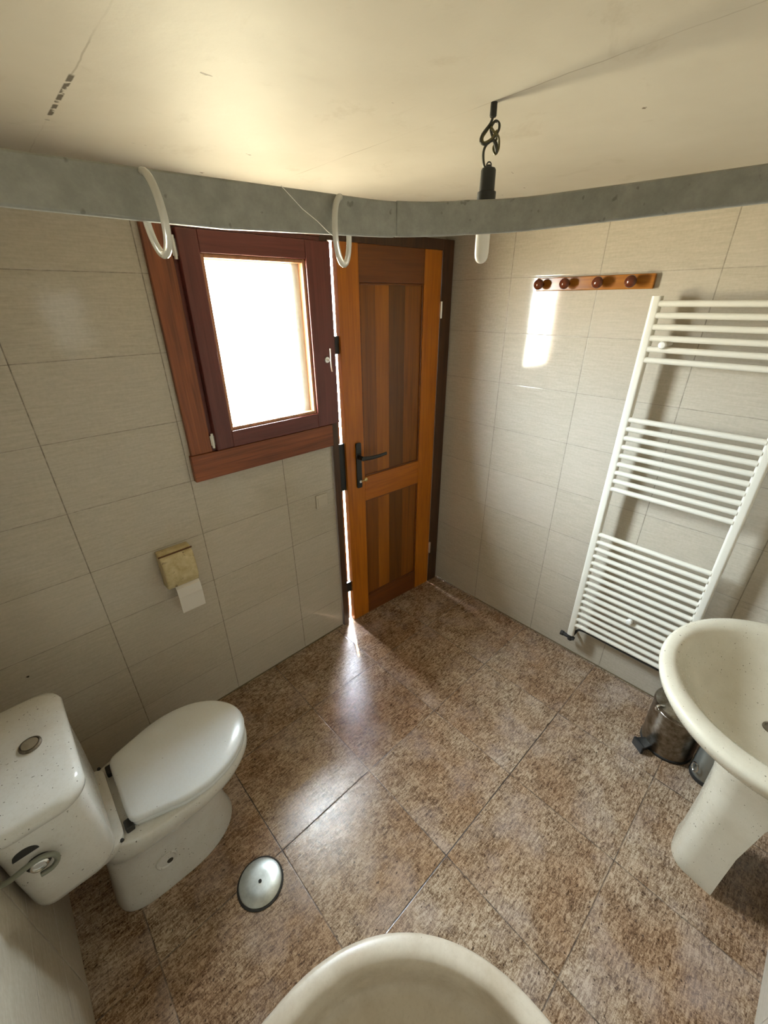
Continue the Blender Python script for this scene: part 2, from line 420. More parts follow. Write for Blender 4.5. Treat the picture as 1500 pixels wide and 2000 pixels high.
tr = n.t.nodes.new('ShaderNodeBsdfTransparent'); gl = n.t.nodes.new('ShaderNodeBsdfGlossy'); gl.inputs['Roughness'].default_value = 0.02
mx = n.t.nodes.new('ShaderNodeMixShader'); mx.inputs[0].default_value = 0.05
tr.inputs[0].default_value = (0.95, 0.98, 0.96, 1)
n.link(tr.outputs[0], mx.inputs[1]); n.link(gl.outputs[0], mx.inputs[2]); n.link(mx.outputs[0], n.out.inputs[0])
link_mesh('pane', B(-1.362, -0.950, -0.006, -0.002, 1.414, 2.026), n.m, win, smooth=False)
link_mesh('outer_frame', box(box(box(box(BM(), -1.42, -1.385, 0.0, 0.012, 1.36, 2.09), -0.985, -0.90, 0.004, 0.016, 1.36, 2.09), -1.385, -0.985, 0.004, 0.012, 1.36, 1.422), -1.385, -0.985, 0.004, 0.012, 2.02, 2.09), M_WHITEP, win, smooth=False)  # wide pale right strip stands in for the lit inner bevel of the sash
for z0, z1 in ((2.015, 2.085), (1.345, 1.405)):
    bm = BM(); lathe(bm, [(0.0055, z0), (0.0055, z1)], (-1.4545, -0.026, 0), n=12); box(bm, -1.462, -1.446, -0.024, -0.020, z0 + 0.01, z1 - 0.01)
    tag(link_mesh('hinge', bm, M_WHITEP, win), 'small white metal hinge')
# small handle: boss and curved lever
bm = BM(); lathe(bm, [(0.013, -0.048), (0.013, -0.040)], (-0.868, 0, 1.640), 'Y', 16)
hd = link_mesh('handle', bm, M_ALU, win); tag(hd, 'small bright metal window handle')
bm = BM(); tube(bm, [(-0.868, -0.044, 1.640), (-0.868, -0.070, 1.640)], 0.0045, 8)
tube(bm, spline([(-0.862, -0.066, 1.690), (-0.868, -0.074, 1.662), (-0.870, -0.076, 1.640), (-0.866, -0.072, 1.612), (-0.858, -0.066, 1.590)], 5), 0.0035, 8)
sub('lever', bm, M_ALU, hd, win)

# ------------------------------------------------------------------ door (local frame: x along the leaf, y outwards, z up)
DO = Vector((-0.845, -0.015, 0)); DR = math.atan2(-0.058, 0.845)
M_DFR = wood('door_frame_wood', (0.028, 0.011, 0.004), (0.085, 0.036, 0.012), 0.010, 0.45, 2, seed=6.0)
M_DST = wood('door_stile_wood', (0.30, 0.080, 0.003), (0.52, 0.165, 0.005), 0.014, 0.30, 2, knots=0.8, seed=7.0)
M_DRL = wood('door_rail_wood', (0.27, 0.070, 0.004), (0.48, 0.145, 0.006), 0.014, 0.30, 0, seed=8.0)
M_DTOP = wood('door_top_rail_wood', (0.10, 0.025, 0.004), (0.19, 0.055, 0.008), 0.014, 0.30, 0, seed=9.0)
M_PLK = [wood('door_plank_%d' % i, d, l, 0.010, 0.32, 2, seed=10.0 + i) for i, (d, l) in enumerate([
    ((0.13, 0.036, 0.003), (0.25, 0.080, 0.006)), ((0.22, 0.064, 0.004), (0.38, 0.125, 0.008)),
    ((0.080, 0.026, 0.003), (0.16, 0.054, 0.005)), ((0.14, 0.042, 0.004), (0.28, 0.090, 0.006))])]
door = thing('door_1', 'honey-stained panelled wooden door standing ajar in the corner', None, DO, DR, kind='structure')
ROOTS[door.name] = Vector((0, 0, 0))
D = dict(local=True)
fr_ = link_mesh('door_frame', box(B(0.0, 0.037, 0.0, 0.12, 0, 2.165), 0.752, 0.835, 0.0, 0.12, 0, 2.165), M_DFR, door, smooth=False, bevel=0.002, **D)
sub('head_jamb', B(0.037, 0.752, 0.0, 0.12, 2.116, 2.165), M_DFR, fr_, door, smooth=False, bevel=0.002, **D)
LT, LB, L0, L1, LD = 2.116, 0.001, 0.081, 0.748, 0.038
sub('door_stop', B(0.037, 0.0745, 0.046, 0.12, 0, 2.116), M_DFR, fr_, door, smooth=False, **D)  # added behind the jamb to narrow the daylight through the gap
leaf = link_mesh('door_leaf', box(box(BM(), L0, 0.200, 0.0, LD, LB, LT), 0.622, L1, 0.0, LD, LB, LT), M_DST, door, smooth=False, bevel=0.003, **D)
sub('rail', B(0.200, 0.622, 0.001, LD - 0.001, 0.835, 0.985), M_DRL, leaf, door, smooth=False, bevel=0.003, **D)
sub('rail', B(0.200, 0.622, 0.001, LD - 0.001, LB, 0.145), M_DTOP, leaf, door, smooth=False, bevel=0.003, **D)
sub('top_rail', B(0.200, 0.622, 0.001, LD - 0.001, 1.960, LT), M_DTOP, leaf, door, smooth=False, bevel=0.003, **D)
for z0, z1 in ((0.145, 0.835), (0.985, 1.960)):
    bm = BM(); xs = [0.200, 0.302, 0.390, 0.498, 0.622]
    for i in range(4):
        n0 = len(bm.faces); box(bm, xs[i] + (0.0006 if i else 0), xs[i + 1] - (0.0006 if i < 3 else 0), 0.012, 0.028, z0, z1)
        bm.faces.ensure_lookup_table()
        for f in bm.faces[n0:]: f.material_index = i
    # (one panel = four boards, each with its own stain)
    sub('panel', bm, M_PLK, leaf, door, smooth=False, **D)
    bm = BM()
    for (a, b, c, d) in ((0.200, 0.209, z0, z1), (0.613, 0.622, z0, z1), (0.209, 0.613, z0, z0 + 0.009), (0.209, 0.613, z1 - 0.009, z1)):
        box(bm, a, b, 0.005, 0.013, c, d)
    sub('panel_moulding', bm, M_DTOP, leaf, door, smooth=False, bevel=0.003, **D)
for z in (1.835, 0.30):
    bm = BM(); lathe(bm, [(0.007, z - 0.042), (0.007, z + 0.042)], (0.7505, -0.006, 0), n=12); box(bm, 0.744, 0.752, -0.003, 0.0, z - 0.035, z + 0.035)
    tag(link_mesh('hinge', bm, M_ALU, door, **D), 'bright metal hinge')
# lock and bolts in the gap
for z0, z1 in ((0.935, 1.205), (0.235, 0.305), (1.655, 1.735)):
    link_mesh('lock_bolt', B(0.037, 0.081, 0.016, 0.030, z0, z1), M_BLACK, door, smooth=False, **D)
link_mesh('seal_strip', B(0.037, 0.042, 0.010, 0.030, 0.0, 2.11), M_RUBBER, door, smooth=False, **D)
# handle
bm = BM(); pts = rrect(0.140, 0.174, 0.935, 1.198, 0.008, 3)
loft(bm, [[(p[0], y, p[1]) for p in pts] for y in (0.0, -0.010)])
hd = link_mesh('door_handle', bm, M_BLACK, door, bevel=0.002, **D); tag(hd, 'black lever handle on a long backplate')
bm = BM(); lathe(bm, [(0.012, -0.036), (0.012, -0.008)], (0.157, 0, 1.118), 'Y', 16)
pth = [(0.157, -0.046, 1.118), (0.200, -0.048, 1.113), (0.260, -0.050, 1.112), (0.318, -0.050, 1.116)]
rings = []
for i, (x, y, z) in enumerate(pth):
    hw = (0.013, 0.011, 0.010, 0.009)[i]
    rings.append([(x, y + 0.006 * math.cos(a), z + hw * math.sin(a)) for a in [2 * PI * k / 12 for k in range(12)]])
loft(bm, rings); lathe(bm, [(0.012, -0.052), (0.012, -0.036)], (0.157, 0, 1.118), 'Y', 16)
sub('lever', bm, M_BLACK, hd, door, **D)
bm = BM(); lathe(bm, [(0.008, -0.018), (0.008, -0.009)], (0.158, 0, 0.975), 'Y', 14)
sub('keyhole', bm, M_ALU, hd, door, **D)
bm = BM(); tube(bm, [(0.158, -0.014, 0.975), (0.170, -0.022, 0.978), (0.184, -0.026, 0.982)], 0.003, 8)
lathe(bm, [(0.004, -0.034), (0.011, -0.031), (0.011, -0.023), (0.004, -0.020)], (0.186, 0, 0.984), 'Y', 14)
sub('key', bm, M_BRASS, hd, door, **D)

# ------------------------------------------------------------------ light switch by the door
sw = thing('wall_switch', 'flush beige wall switch plate on the tiles beside the door frame', 'switch', (-0.935, 0, 0.93))
bm = BM(); pts = rrect(-0.972, -0.897, 0.885, 0.962, 0.004, 3)
loft(bm, [[(p[0], y, p[1]) for p in pts] for y in (0.0, -0.007)])
M_SW = simple('switch_plastic', (0.50, 0.45, 0.365), 0.35)
link_mesh('switch_plate', bm, M_SW, sw, bevel=0.002)
link_mesh('rocker', B(-0.962, -0.907, -0.0105, -0.007, 0.897, 0.945), M_SW, sw, smooth=False, bevel=0.0015)

# ------------------------------------------------------------------ toilet paper holder + paper
n = N('yellowed_plastic')
c = n.ramp(n.noise(30, 4, 0.7), [(0.3, (0.42, 0.32, 0.15)), (0.7, (0.62, 0.52, 0.30))])
c = n.mix(n.rng(n.noise(22, 4, 0.7), 0.60, 0.68, 0, 0.75), c, (0.12, 0.06, 0.025)); n.set('Base Color', c); n.set('Roughness', 0.55); M_YEL = n.m
ph = thing('toilet_paper_holder', 'small yellowed stained paper holder on the wall below the window', 'paper holder', (-1.70, 0, 0.90))
bm = BM(); prof = [(-0.0, 0.965), (-0.035, 0.965), (-0.062, 0.945), (-0.072, 0.90), (-0.072, 0.835), (-0.058, 0.800), (-0.02, 0.795), (0.0, 0.795)]
loft(bm, [[(x, y, z) for y, z in prof] for x in (-1.772, -1.642)])
link_mesh('cover', bm, M_YEL, ph, bevel=0.006, seg=3)
bm = BM(); tube(bm, [(-1.774, -0.050, 0.958), (-1.640, -0.050, 0.958)], 0.0035, 8); link_mesh('hinge_rod', bm, simple('rusty_rod', (0.15, 0.07, 0.03), 0.7, 0.4), ph)
bm = BM(); pts = [(-0.052, 0.802), (-0.066, 0.790), (-0.072, 0.750), (-0.070, 0.668)]
loft(bm, [[(x, y, z) for y, z in pts] + [(x, y + 0.0012, z) for y, z in reversed(pts)] for x in (-1.744, -1.645)])
M_PAPER = simple('paper', (0.66, 0.62, 0.56), 0.9)
tag(link_mesh('toilet_paper', bm, M_PAPER, smooth=False), 'last square of off-white toilet paper hanging from the holder', 'toilet paper')

# ------------------------------------------------------------------ coat rack
M_RK = wood('rack_wood', (0.15, 0.040, 0.006), (0.42, 0.16, 0.02), 0.012, 0.22, 1, seed=20.0)
M_KN = wood('rack_knob_wood', (0.06, 0.012, 0.005), (0.14, 0.032, 0.010), 0.012, 0.15, 1, seed=21.0)
rk = thing('coat_rack', 'varnished wooden coat rack with four round knobs above the radiator', 'coat rack', (0, -0.83, 1.945))
link_mesh('back_board', B(-0.020, 0.0, -1.082, -0.580, 1.918, 1.972), M_RK, rk, smooth=False, bevel=0.003)
for y in (-0.612, -0.735, -0.878, -1.008):
    bm = BM(); lathe(bm, [(0.009, -0.018), (0.009, -0.036), (0.014, -0.042), (0.021, -0.050), (0.023, -0.058), (0.020, -0.066), (0.012, -0.071), (0.001, -0.073)], (0, y, 1.945), 'X', 20)
    link_mesh('knob', bm, M_KN, rk)

# ------------------------------------------------------------------ towel radiator
rd = thing('towel_radiator', 'tall cream enamelled ladder towel radiator on the right wall', 'radiator', (-0.08, -1.365, 0.19))
Y0, Y1 = -1.128, -1.618
for y in (Y0, Y1):
    bm = BM(); pts = rrect(-0.100, -0.062, y - 0.018, y + 0.018, 0.010, 4); prism(bm, pts, 0.192, 1.892)
    link_mesh('post', bm, M_RAD, rd)
zs = [1.866 - 0.0406 * i for i in range(6)] + [1.420 - 0.0405 * i for i in range(9)] + [0.850 - 0.0412 * i for i in range(15)]
bm0 = BM(); tube(bm0, [(-0.090, Y1 + 0.014, 0), (-0.090, Y0 - 0.014, 0)], 0.0114, 14)
bar0 = link_mesh('bar', bm0, M_RAD, rd); bar0.location.z = zs[0]
for z in zs[1:]:
    c = bar0.copy(); c.parent = rd; COL.objects.link(c); c.location.z = z
for y, z in ((-1.194, 1.722), (-1.382, 0.457), (-1.552, 1.722)):
    bm = BM(); lathe(bm, [(0.008, -0.001), (0.008, -0.098), (0.014, -0.100), (0.014, -0.110), (0.011, -0.114), (0.001, -0.116)], (0, y, z), 'X', 18)
    tag(link_mesh('wall_fixing', bm, M_WHITEP, rd), 'round white cap of the wall fixing')
bm = BM(); lathe(bm, [(0.013, 0.150), (0.013, 0.192)], (-0.081, Y0, 0), n=14)
lathe(bm, [(0.011, -1.150), (0.011, -1.090), (0.014, -1.088), (0.014, -1.072)], (-0.081, 0, 0.166), 'Y', 14)
tube(bm, [(-0.081, Y0, 0.166), (-0.05, Y0, 0.160), (0.0, Y0, 0.160)], 0.009, 10)
tag(link_mesh('valve', bm, M_RUBBER, rd), 'dark valve at the foot of the left post')
bm = BM(); tube(bm, spline([(-0.081, Y0 - 0.015, 0.195), (-0.080, -1.165, 0.242), (-0.078, -1.24, 0.246), (-0.078, -1.40, 0.244), (-0.078, Y1 + 0.02, 0.244)], 6), 0.006, 8)  # thin black tube just under the lowest bar
tag(link_mesh('cable', bm, M_BLACK, rd), 'thin black tube along the lowest bar')

# ------------------------------------------------------------------ floor drain cover
dr = thing('floor_drain_cover', 'round steel drain cover lying on the floor beside the toilet', 'drain cover', (-1.905, -0.862, 0))
n = N('drain_steel'); n.set('Metallic', 0.85); n.set('Base Color', n.ramp(n.noise(18, 4, 0.7), [(0.3, (0.40, 0.43, 0.42)), (0.7, (0.62, 0.66, 0.64))])); n.set('Roughness', 0.32); M_DRN = n.m
bm = BM(); lathe(bm, [(0.082, 0.0), (0.082, 0.003), (0.077, 0.006)], (-1.905, -0.862, 0), n=48); link_mesh('rubber_seal', bm, M_RUBBER, dr)
bm = BM(); lathe(bm, [(0.076, 0.005), (0.075, 0.0085), (0.069, 0.0115), (0.035, 0.0128), (0.001, 0.013)], (-1.905, -0.862, 0), n=48); link_mesh('lid', bm, M_DRN, dr)
bm = BM(); lathe(bm, [(0.006, 0.012), (0.006, 0.0150), (0.003, 0.0150)], (-1.905, -0.862, 0), n=16); link_mesh('screw', bm, M_RUBBER, dr)

# ------------------------------------------------------------------ toilet
TY = -0.512
tl = thing('toilet', 'white close-coupled toilet with lid down against the left wall', 'toilet', (-2.10, TY, 0))
def egg(xb, xf, hw, z, n=48, pb=4.0, pf=2.1, xm=None, cy=TY):
    """plan outline: squarish back at xb, elliptical front at xf"""
    xm = xm if xm is not None else xb + (xf - xb) * 0.52
    out = []
    for i in range(n):
        a = 2 * PI * i / n; c, s = math.cos(a), math.sin(a)
        if c >= 0: x = xm + (xf - xm) * abs(c) ** (2 / pf); y = hw * math.copysign(abs(s) ** (2 / pf), s)
        else: x = xm - (xm - xb) * abs(c) ** (2 / pb); y = hw * math.copysign(abs(s) ** (2 / pb), s)
        out.append((x, cy + y, z))
    return out
bm = BM()
secs = [(0.0, -2.30, -1.862, 0.142), (0.012, -2.30, -1.860, 0.144), (0.04, -2.295, -1.868, 0.134), (0.12, -2.285, -1.878, 0.124), (0.20, -2.278, -1.880, 0.122),
        (0.255, -2.275, -1.868, 0.130), (0.285, -2.272, -1.835, 0.146), (0.315, -2.27, -1.785, 0.166), (0.340, -2.265, -1.752, 0.178), (0.365, -2.26, -1.738, 0.183), (0.392, -2.255, -1.737, 0.183), (0.400, -2.25, -1.742, 0.178)]
loft(bm, [egg(xb, xf, hw, z) for z, xb, xf, hw in secs])
# rear shelf under the cistern
rings = []
for z, x0, hw in ((0.320, -2.33, 0.115), (0.345, -2.375, 0.138), (0.405, -2.390, 0.156), (0.414, -2.387, 0.150)):
    rings.append([(p[0], p[1] + TY, z) for p in rrect(x0, -2.19, -hw, hw, 0.03, 4)])
loft(bm, rings)
bowl = link_mesh('bowl', bm, M_CER, tl, angle=60)
# dished recess of the side fixing
bm = BM(); lathe(bm, [(0.036, -0.120), (0.035, -0.1285), (0.032, -0.1300), (0.028, -0.1285), (0.026, -0.1262), (0.001, -0.1258)], (-2.125, TY, 0.135), 'Y', 24, cap0=False)
sub('side_recess', bm, M_CER, bowl, tl)
bm = BM(); lathe(bm, [(0.0105, -0.1262), (0.0095, -0.1280), (0.001, -0.1280)], (-2.117, TY, 0.122), 'Y', 12, cap0=False)
sub('fixing_hole', bm, M_RUBBER, bowl, tl)
# seat and lid outline
half = [(-2.168, 0.0), (-2.168, 0.10), (-2.160, 0.133), (-2.135, 0.146), (-2.08, 0.163), (-2.02, 0.181), (-1.96, 0.187), (-1.90, 0.180), (-1.845, 0.160), (-1.795, 0.125), (-1.760, 0.083), (-1.740, 0.040), (-1.734, 0.0)]
def outline(sc, z, dx=0.0, dome=0.0):
    up_ = spline([(x, y, 0) for x, y in half], 4)
    pts = [(p.x, p.y) for p in up_] + [(p.x, -p.y) for p in reversed(up_[1:-1])]
    cx = -1.955
    return [(cx + (x - cx) * sc + dx, TY + 0.005 + y * (sc if sc < 1 else sc), z) for x, y in pts]
bm = BM(); loft(bm, [outline(0.975, 0.402), outline(0.992, 0.407), outline(0.994, 0.416), outline(0.975, 0.420)])
link_mesh('seat', bm, M_SEAT, tl, angle=50)
bm = BM(); loft(bm, [outline(0.97, 0.4245), outline(1.0, 0.4265), outline(1.003, 0.434), outline(0.985, 0.441), outline(0.95, 0.4445), outline(0.80, 0.449), outline(0.5, 0.452), outline(0.15, 0.453)])
link_mesh('lid', bm, M_SEAT, tl, angle=60)
for s in (-1, 1):
    bm = BM(); box(bm, -2.184, -2.160, TY + s * 0.118 - 0.018, TY + s * 0.118 + 0.018, 0.400, 0.424)
    link_mesh('lid_hinge', bm, M_RUBBER, tl, smooth=False, bevel=0.004)
    bm = BM(); lathe(bm, [(0.006, 0.412), (0.0045, 0.4175), (0.001, 0.418)], (-2.200, TY + s * 0.150, 0), n=12)
    link_mesh('fixing_bolt', bm, M_RUBBER, tl)
# cistern: tapers towards the foot, rounded front corners
bm = BM(); CY = -0.527
def cist(xf, hw, z, r=0.05, xb=-2.412, p=0.0):
    pts = []
    for q in rrect(xb, xf, -hw, hw, r, 6):
        bulge = p * (1 - (q[1] / hw) ** 2) if q[0] > xb + 0.08 else 0
        pts.append((q[0] + bulge, CY + q[1], z))
    return pts
loft(bm, [cist(-2.236, 0.168, 0.414, p=0.018, r=0.04), cist(-2.226, 0.182, 0.425, p=0.020), cist(-2.222, 0.190, 0.45, p=0.022), cist(-2.220, 0.200, 0.56, p=0.022), cist(-2.220, 0.210, 0.74, p=0.022), cist(-2.222, 0.210, 0.755, p=0.022)])
cs = link_mesh('cistern', bm, M_CER, tl, angle=60)
bm = BM(); loft(bm, [cist(-2.220, 0.212, 0.757, p=0.022), cist(-2.212, 0.219, 0.762, p=0.022, r=0.055), cist(-2.210, 0.221, 0.778, p=0.022, r=0.055), cist(-2.214, 0.216, 0.792, p=0.022, r=0.055), cist(-2.228, 0.200, 0.800, p=0.022, r=0.05), cist(-2.26, 0.16, 0.804, r=0.04, xb=-2.39, p=0.01)])
link_mesh('cistern_lid', bm, M_CER, tl, angle=60)
bm = BM(); lathe(bm, [(0.026, 0.800), (0.026, 0.809), (0.022, 0.811), (0.021, 0.808)], (-2.288, -0.518, 0), n=28)
fb = link_mesh('flush_button', bm, M_STEEL, tl); tag(fb, 'dull round metal flush button')
bm = BM(); lathe(bm, [(0.0195, 0.806), (0.0195, 0.811), (0.001, 0.812)], (-2.288, -0.518, 0), n=28); sub('button_cap', bm, M_CHROME, fb, tl)
# side openings of the cistern
yS = CY - 0.2062
bm = BM(); pts = [(0.026 * math.cos(a), 0.026 * math.sin(a)) for a in [PI * k / 14 for k in range(15)]]
loft(bm, [[(-2.355 + u, y, 0.690 + v) for u, v in pts] for y in (yS + 0.01, yS - 0.0025)])
tag(sub('side_opening', bm, M_RUBBER, cs, tl, smooth=False), 'dark half-round opening')
bm = BM(); lathe(bm, [(0.026, yS + 0.012), (0.026, yS - 0.002), (0.022, yS - 0.005), (0.018, yS - 0.004)], (-2.345, 0, 0.640), 'Y', 26); sub('inlet_washer', bm, M_RUBBER, cs, tl)
bm = BM(); lathe(bm, [(0.019, yS - 0.002), (0.019, yS - 0.012), (0.014, yS - 0.014), (0.012, yS - 0.010), (0.001, yS - 0.010)], (-2.345, 0, 0.640), 'Y', 26); sub('inlet_cap', bm, M_CHROME, cs, tl)
# supply hose
bm = BM(); tube(bm, spline([(-2.352, yS - 0.010, 0.606), (-2.328, yS - 0.012, 0.608), (-2.312, yS - 0.014, 0.628), (-2.314, yS - 0.016, 0.655), (-2.334, yS - 0.018, 0.672), (-2.362, yS - 0.020, 0.674), (-2.390, yS - 0.020, 0.668), (-2.408, yS - 0.016, 0.664), (-2.4185, yS - 0.010, 0.662)], 8), 0.0065, 10)
tag(link_mesh('supply_hose', bm, M_HOSE), 'grey flexible hose curling from the side of the toilet cistern to the wall', 'hose')

# ------------------------------------------------------------------ wash basin with pedestal
bs = thing('wash_basin', 'large oval cream pedestal wash basin at the right edge', 'basin', (-0.65, -1.95, 0))
def oval(a, b, z, cx=-0.65, cy=-1.93, yb=-2.148, n=72, pw=2.0):
    out = []
    for i in range(n):
        t = 2 * PI * i / n
        c, s = math.cos(t), math.sin(t)
        x = cx + a * math.copysign(abs(c) ** (2 / pw), c); y = cy + b * math.copysign(abs(s) ** (2 / pw), s)
        out.append((x, max(y, yb), z))
    return out
bm = BM()
loft(bm, [oval(0.10, 0.10, 0.655), oval(0.17, 0.16, 0.665), oval(0.245, 0.225, 0.705), oval(0.31, 0.285, 0.755), oval(0.350, 0.320, 0.795), oval(0.366, 0.336, 0.820), oval(0.371, 0.341, 0.838),
          oval(0.368, 0.338, 0.848), oval(0.358, 0.328, 0.8535), oval(0.335, 0.308, 0.8545), oval(0.312, 0.296, 0.851, yb=-2.07), oval(0.296, 0.286, 0.842, yb=-2.055), oval(0.280, 0.270, 0.820, yb=-2.048),
          oval(0.255, 0.243, 0.785, yb=-2.04), oval(0.215, 0.205, 0.752, yb=-2.035), oval(0.150, 0.145, 0.728), oval(0.085, 0.085, 0.716), oval(0.035, 0.035, 0.712)], cap0=False)
link_mesh('bowl', bm, M_BAS, bs, angle=70)
bm = BM(); lathe(bm, [(0.024, 0.7125), (0.024, 0.7155), (0.019, 0.716), (0.017, 0.712), (0.001, 0.711)], (-0.65, -1.915, 0), n=24); link_mesh('drain', bm, M_STEEL, bs)
def ped(hw, yf, z, r, yb=-1.988):
    pts = []
    for cx, a0 in ((-0.65 + hw - r, 0), (-0.65 - hw + r, 90)):
        for i in range(11):
            a = math.radians(a0 + 9 * i); pts.append((cx + r * math.cos(a), yf - r + r * math.sin(a)))
    pts += [(-0.65 - hw - 0.006, (yf - r + yb) / 2), (-0.65 - hw - 0.010, yb), (-0.65 + hw + 0.010, yb), (-0.65 + hw + 0.006, (yf - r + yb) / 2)]
    return [(p[0], p[1], z) for p in pts]
bm = BM(); loft(bm, [ped(0.106, -1.846, 0.0, 0.075), ped(0.108, -1.843, 0.02, 0.075), ped(0.106, -1.848, 0.06, 0.075), ped(0.108, -1.850, 0.25, 0.075), ped(0.122, -1.845, 0.45, 0.080, -2.0), ped(0.140, -1.825, 0.60, 0.09, -2.03), ped(0.175, -1.80, 0.70, 0.1, -2.06)])
link_mesh('pedestal', bm, M_BAS, bs, angle=60)

# ------------------------------------------------------------------ pedal bin
bx, by = -0.24, -1.70
pb = thing('pedal_bin', 'small dull steel pedal bin on the floor below the radiator', 'bin', (bx, by, 0))
bm = BM(); lathe(bm, [(0.103, 0.012), (0.105, 0.018), (0.105, 0.232), (0.107, 0.234), (0.107, 0.242), (0.105, 0.244)], (bx, by, 0), n=48); link_mesh('body', bm, M_STEEL, pb)
bm = BM(); lathe(bm, [(0.106, 0.0), (0.107, 0.004), (0.107, 0.012), (0.104, 0.015)], (bx, by, 0), n=48); link_mesh('base_ring', bm, M_RUBBER, pb)
bm = BM(); lathe(bm, [(0.108, 0.245), (0.108, 0.254), (0.104, 0.262), (0.085, 0.270), (0.045, 0.276), (0.001, 0.278)], (bx, by, 0), n=48); link_mesh('lid', bm, M_STEEL, pb)
bm = BM(); a = math.atan2(-1.62 - by, -0.36 - bx); d = Vector((math.cos(a), math.sin(a), 0)); s = Vector((-d.y, d.x, 0)); c0 = Vector((bx, by, 0))
pts = [c0 + d * 0.100 + s * 0.022, c0 + d * 0.150 + s * 0.030, c0 + d * 0.152 - s * 0.030, c0 + d * 0.100 - s * 0.022]
loft(bm, [[(p.x, p.y, z) for p in pts] for z in (0.020, 0.038)]); pts = [c0 + d * 0.145 + s * 0.030, c0 + d * 0.158 + s * 0.03, c0 + d * 0.158 - s * 0.03, c0 + d * 0.145 - s * 0.03]
loft(bm, [[(p.x, p.y, z) for p in pts] for z in (0.0, 0.044)])
link_mesh('pedal', bm, M_BLACK, pb, smooth=False, bevel=0.003)
bm = BM(); h0 = c0 + Vector((-0.085, 0.066, 0)); tube(bm, spline([(h0.x + 0.008, h0.y - 0.010, 0.236), (h0.x - 0.008, h0.y + 0.010, 0.245), (h0.x - 0.008, h0.y + 0.010, 0.268), (h0.x + 0.012, h0.y - 0.012, 0.270)], 5), 0.005, 8); link_mesh('hinge', bm, M_CHROME, pb)

# ------------------------------------------------------------------ second, narrow bin behind the pedestal
gx, gy = -0.290, -1.868
gb = thing('metal_canister', 'narrow grey metal canister half hidden behind the basin pedestal', 'canister', (gx, gy, 0))
M_GREY = simple('grey_metal', (0.30, 0.31, 0.28), 0.35, 0.7)
bm = BM(); lathe(bm, [(0.060, 0.0), (0.061, 0.004), (0.061, 0.020), (0.058, 0.022)], (gx, gy, 0), n=32); link_mesh('base_ring', bm, M_RUBBER, gb)
bm = BM(); lathe(bm, [(0.058, 0.020), (0.060, 0.024), (0.060, 0.235), (0.057, 0.240), (0.03, 0.246), (0.001, 0.248)], (gx, gy, 0), n=32); link_mesh('body', bm, M_GREY, gb)
bm = BM(); cx_, cy_ = gx - 0.055, gy + 0.045
tube(bm, [(cx_ + 0.016 * math.cos(t) * 0.7, cy_ + 0.016 * math.cos(t) * 0.7, 0.075 + 0.022 * math.sin(t)) for t in [2 * PI * k / 20 for k in range(20)]], 0.0035, 8, closed=True)
tag(link_mesh('ring_handle', bm, M_CHROME, gb), 'small shiny ring')

# ------------------------------------------------------------------ shower tray
def tray(r, z, x1=-1.495, y1=-1.205, inset=0.0):
    """quadrant with its straight sides on the left and front wall; r is the round corner radius, inset moves every side inwards"""
    cx, cy = -2.0, -1.71
    pts = [(-2.42 + inset, cy + r)]
    for i in range(25):
        a = PI / 2 - PI / 2 * i / 24; pts.append((cx + r * math.cos(a), cy + r * math.sin(a)))
    pts.append((cx + r, -2.15 + inset)); pts.append((-2.42 + inset, -2.15 + inset))
    return [(p[0], p[1], z) for p in pts]
stt = thing('shower_tray', 'cream quadrant shower tray with a wide rounded rim in the foreground', 'shower tray', (-1.95, -1.68, 0))
bm = BM()
loft(bm, [tray(0.492, 0.0, inset=0.002), tray(0.498, 0.02, inset=0.002), tray(0.503, 0.12, inset=0.002), tray(0.504, 0.140, inset=0.002), tray(0.500, 0.150, inset=0.003), tray(0.490, 0.155, inset=0.006), tray(0.462, 0.155, inset=0.04),
          tray(0.444, 0.150, inset=0.055), tray(0.438, 0.138, inset=0.060), tray(0.434, 0.09, inset=0.064), tray(0.430, 0.040, inset=0.068), tray(0.420, 0.026, inset=0.078), tray(0.395, 0.020, inset=0.10), tray(0.20, 0.014, inset=0.25)])
link_mesh('basin', bm, M_TRAY, stt, angle=60)
bm = BM(); lathe(bm, [(0.030, 0.013), (0.030, 0.020), (0.024, 0.021), (0.001, 0.019)], (-1.98, -1.72, 0), n=24); link_mesh('drain', bm, M_CHROME, stt)

# ------------------------------------------------------------------ curtain rail
n = N('blue_grey_rail'); c = n.ramp(n.noise(45, 4, 0.7), [(0.35, (0.27, 0.275, 0.25)), (0.7, (0.36, 0.365, 0.335))])
c = n.mix(n.rng(n.noise(60, 2, 0.6), 0.66, 0.70, 0, 0.5), c, (0.10, 0.10, 0.08)); n.set('Base Color', c); n.set('Roughness', 0.5); M_RAIL = n.m
cr_ = thing('curtain_rail', 'flat blue-grey shower curtain rail bent round the corner under the ceiling', 'curtain rail', (-1.70, -1.40, 1.96))
r_ = 0.15; X1, Y1r = -1.504, -1.245
path = [(-2.418, Y1r), (-2.2, Y1r), (-2.0, Y1r), (-1.85, Y1r), (-1.70, Y1r)]
arc = [(X1 - r_ + r_ * math.sin(a), Y1r - r_ + r_ * math.cos(a)) for a in [PI / 2 * k / 12 for k in range(13)]]
tail = [(X1, -1.50), (X1, -1.62), (X1, -1.8), (X1, -2.148)]
full = path + arc + tail
def zt(p):
    s_ = (p[0] + 2.02) / 0.5 if p[1] > -1.3 else 1.0
    k = (p[0] + 2.02); 
    if p[1] < -1.30: f = (-1.30 - p[1]) / 0.3; return 2.000 - 0.011 * min(f, 1.0)
    return 1.984 + 0.016 * max(0, min(1, (p[0] + 2.02) / 0.5))
def zb(p):
    if p[1] < -1.30: return 1.9625 - 0.002 * min(1, (-1.30 - p[1]) / 0.3)
    return 1.949 + 0.0125 * max(0, min(1, (p[0] + 1.85) / 0.3))
